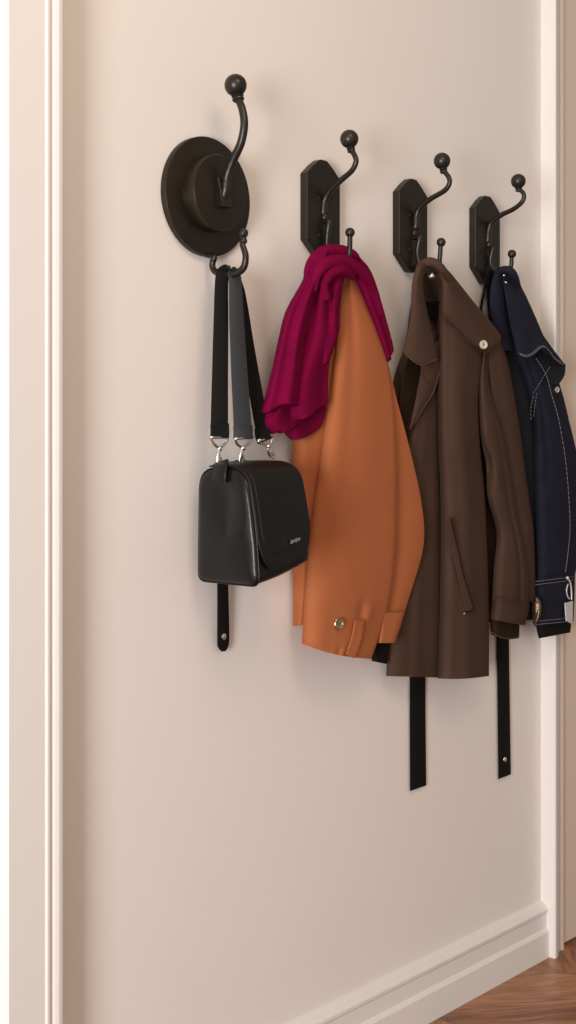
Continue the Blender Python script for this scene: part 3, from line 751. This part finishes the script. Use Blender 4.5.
solid('inner_cuff', [(490.5, 619), (490.5, 627), (491.5, 634.5)], [(519.5, 622), (519.5, 630), (519, 638)], lambda s, t: .084 + .012 * (pil(s, .4) - 1), .060, M['lining_and_shade'], bcoat, nu=30, nv=16, amp=.001, hem=lambda s, t: 3 * sin(pi * s) * t)
seam('cuff_hem', [(491, 632, .0795), (500, 636.8, .086), (510, 638.6, .086), (519, 636, .080)], 0, .0010, M['brown_light'], bcoat)
# buckle seen edge-on at the cuff
V, F = [], []
bkc = P(532, 609, .078)
tube_geo([bkc + Vector((.0, -.012, .030)), bkc + Vector((.004, -.018, .012)), bkc + Vector((.0, -.018, -.018)), bkc + Vector((.0, -.008, -.036)), bkc + Vector((.012, 0, -.018)), bkc + Vector((.016, .0, .012)), bkc + Vector((0, -.012, .030))], .0042, n=60, seg=10, V=V, F=F)
tube_geo([bkc + Vector((.002, -.017, .004)), bkc + Vector((.016, 0, .004))], .0035, n=6, seg=8, V=V, F=F)
sphere_geo(bkc + Vector((.007, -.010, .002)), .0125, V, F, sz=2.3, sx=.8)
o = link('cuff_buckle', V, F, M['bronze'], bcoat); fix_normals(o); o['label'] = 'antique metal buckle at the cuff'

# ------------------------------------------------------------------ denim jacket
dj = thing('jacket', 'dark navy denim jacket with pale contrast stitching near the door', 'jacket', P(550, 635, .05))
# body at the left, showing its slate reverse
solid('side_panel', [(494, 272), (489, 300), (491, 340), (500, 390), (508, 440), (514, 500), (520, 560), (524, 620)],
      [(503, 270), (512, 300), (522, 340), (533, 390), (538, 440), (541, 500), (543, 560), (543, 620)],
      lambda s, t: .028 + .012 * pil(s, .25), .012, M['denim_in'], dj, amp=.003, seed=31)
def nf(s, t):
    o = .050 + .026 * min(1, t * 2.0 + .1) + .022 * (pil(s, .45) - 1)
    o -= .010 * g(s, .33, .08) * exp(-((t - .10) / .13) ** 2)
    o += .006 * g(s, .55, .12) * exp(-((t - .10) / .15) ** 2)
    o -= .006 * g(s, .30, .10) * g(t, .5, .2)
    return o
NL = [(499, 268), (502, 300), (512, 345), (527, 392), (533, 420), (534, 470), (535, 520), (535.5, 560), (535, 580)]
NR = [(512, 270), (528, 300), (547, 345), (562, 392), (569, 420), (580, 470), (582, 520), (578, 560), (574, 578)]
solid('sleeve', NL, NR, nf, lambda s, t: .036, M['navy'], dj, nu=80, nv=140, amp=.004, seed=32)
# ridge beside the neck that carries the fold
sheet('neck_fold', [(495, 270), (491, 285), (490, 305), (494, 330), (500, 350)], [(507, 268), (508, 285), (511, 305), (516, 330), (521, 352)], lambda s, t: .056 + .012 * sin(pi * s), M['navy'], dj, th=.004, amp=.002, seed=9)
seam('fold_stitch', [(503, 271, .0700), (502.5, 290, .0700), (504, 310, .070)], 0, .0006, M['denim_in'], dj)
V, F = [], []
tube_geo([P(495, 280, .052), P(498, 273, .062), P(504, 269.8, .080), P(510.5, 271, .096), P(515, 277, .098), P(519, 286, .092)], [.005, .009, .010, .010, .009, .005], n=60, seg=16, V=V, F=F)
o = link('collar_fold', V, F, M['navy'], dj); fix_normals(o)
# collar leaf
def nc(s, t): return .084 + .016 * sin(pi * s) * (.3 + .7 * t) - .022 * (1 - min(1, t * 2.5 + .1)) + .010 * t
DL = [(502, 267), (506, 290), (511, 320), (516, 343), (518.5, 353)]; DR = [(515, 275), (525, 295), (538, 325), (549, 343), (566.5, 366)]
dhem = lambda s, t: (-13 * g(s, .55, .20) + 2.5 * g(s, .14, .14)) * max(0, t - .45) / .55
sheet('collar_leaf', DL, DR, nc, M['navy'], dj, th=.006, nu=60, nv=70, amp=.003, seed=33, hem=dhem)
# underside of the turned collar
sheet('collar_stand', [(537, 349), (543, 367), (551, 386)], [(566, 364), (565, 375), (559.5, 384)], lambda s, t: .076 + .008 * s, M['denim_in'], dj, th=.004, nu=24, nv=24, amp=.001)

def on_leaf(name, L, R, off, path, r, m, parent, hem=None, amp=0, seed=1, lift=.0012, dash=.009, gap=.0003):
    pts = []
    for i in range(81):
        q = cat(path, i / 80); s, t = q
        a = cat(L, t); b = cat(R, t); px = a[0] + (b[0] - a[0]) * s; py = a[1] + (b[1] - a[1]) * s
        if hem: py += hem(s, t)
        pts.append((px, py, off(s, t) + amp * wob(px / 400, py / 400, seed) * pil(s, .15) + lift))
    return stitches(name, pts, 0, r, m, parent, dash=dash, gap=gap)
for tt in (.985, .945):
    on_leaf('collar_stitching', DL, DR, nc, [(.03, tt), (.3, tt), (.6, tt), (.97, tt)], .0008, M['thread'], dj, hem=dhem, amp=.003, seed=33)
for k, dy in enumerate(()):
    stitches('collar_stitching', [(519.5, 354 + dy, .0875), (526, 356.5 + dy, .096), (534, 354.5 + dy, .102), (543.5, 346.5 + dy, .1035), (551, 349.5 + dy, .1015), (558, 356.5 + dy, .097), (565, 363.5 + dy, .091)], 0, .0007, M['thread'], dj, dash=.009, gap=.0003)
stitches('yoke_stitching', [(550, 367, .088), (544, 376, .085), (538, 386, .080), (532, 395, .073)], 0, .0007, M['thread'], dj)
stitches('yoke_stitching', [(533.5, 396, .073), (531, 407, .073), (531, 420, .073)], 0, .0006, M['thread'], dj)
stitches('yoke_stitching', [(537, 393, .078), (535, 405, .078), (533.5, 418, .077)], 0, .0006, M['thread'], dj)
stitches('front_stitching', [(536, 358, .088), (546, 375, .0875), (552, 396, .0870), (558.6, 419, .0865), (565.5, 460, .0855), (569, 500, .0855), (570, 530, .0855), (567.5, 557, .0855), (565, 575, .0855)], 0, .0008, M['thread'], dj, dash=.010, gap=.0003)
button('button', P(556.3, 389.6, .090), .0085, M['silver'], dj)['label'] = 'small silver metal button below the collar'
solid('cuff', [(535, 578), (534.5, 600), (534, 626)], [(575, 573.5), (574.5, 600), (573.5, 622)], lambda s, t: .081 + .018 * (pil(s, .4) - 1), .040, M['navy'], dj, nu=40, nv=30, amp=.001, seed=35)
for yy, y2 in ((581.5, 576.5), (584.8, 579.8), (621.3, 617.5), (624.6, 620.8)):
    stitches('cuff_stitching', [(535.5, yy, .0725), (545, yy * .75 + y2 * .25, .0822), (560, (yy + y2 * 1.5) / 2.5, .0826), (573, y2, .072)], 0, .0007, M['thread'], dj, dash=.010, gap=.0003)
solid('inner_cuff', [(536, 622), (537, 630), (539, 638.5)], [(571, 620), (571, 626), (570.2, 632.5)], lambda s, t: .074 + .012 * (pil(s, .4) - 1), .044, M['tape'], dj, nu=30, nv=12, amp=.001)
for a, b in (((504, 274.5), 1), ((505.8, 281.5), 1)):
    ball('snap', P(a[0], a[1] + 1, .093), .0032, M['silver'], dj)
# metal fastener dangling at the cuff
V, F = [], []
tube_geo([P(566.5, 577, .088), P(570, 582, .090), P(571.3, 590, .090), P(571.5, 600, .090)], .0022, n=20, seg=8, V=V, F=F)
tube_geo([P(568, 584, .091), P(566.5, 590, .091), P(567.5, 596, .091), P(569.5, 599, .091)], .0018, n=20, seg=8, V=V, F=F)
sphere_geo(P(567.5, 578, .089), .0045, V, F, n=10, m=14)
o = link('zip_chain', V, F, M['tag'], dj); fix_normals(o)
a, b, c_, d_ = P(565.3, 603, .090), P(573.3, 601, .090), P(572.8, 624, .090), P(566.5, 621, .090)
V = [a, b, c_, d_] + [p + Vector((0, .004, 0)) for p in (a, b, c_, d_)]
o = link('zip_tab', V, [(0, 1, 2, 3), (4, 5, 6, 7), (0, 1, 5, 4), (1, 2, 6, 5), (2, 3, 7, 6), (3, 0, 4, 7)], M['tag'], dj, smooth=False); fix_normals(o); bevel(o, .0015)

# bookkeeping property used while building
for ob in bpy.data.objects:
    if 'org' in ob.keys(): del ob['org']
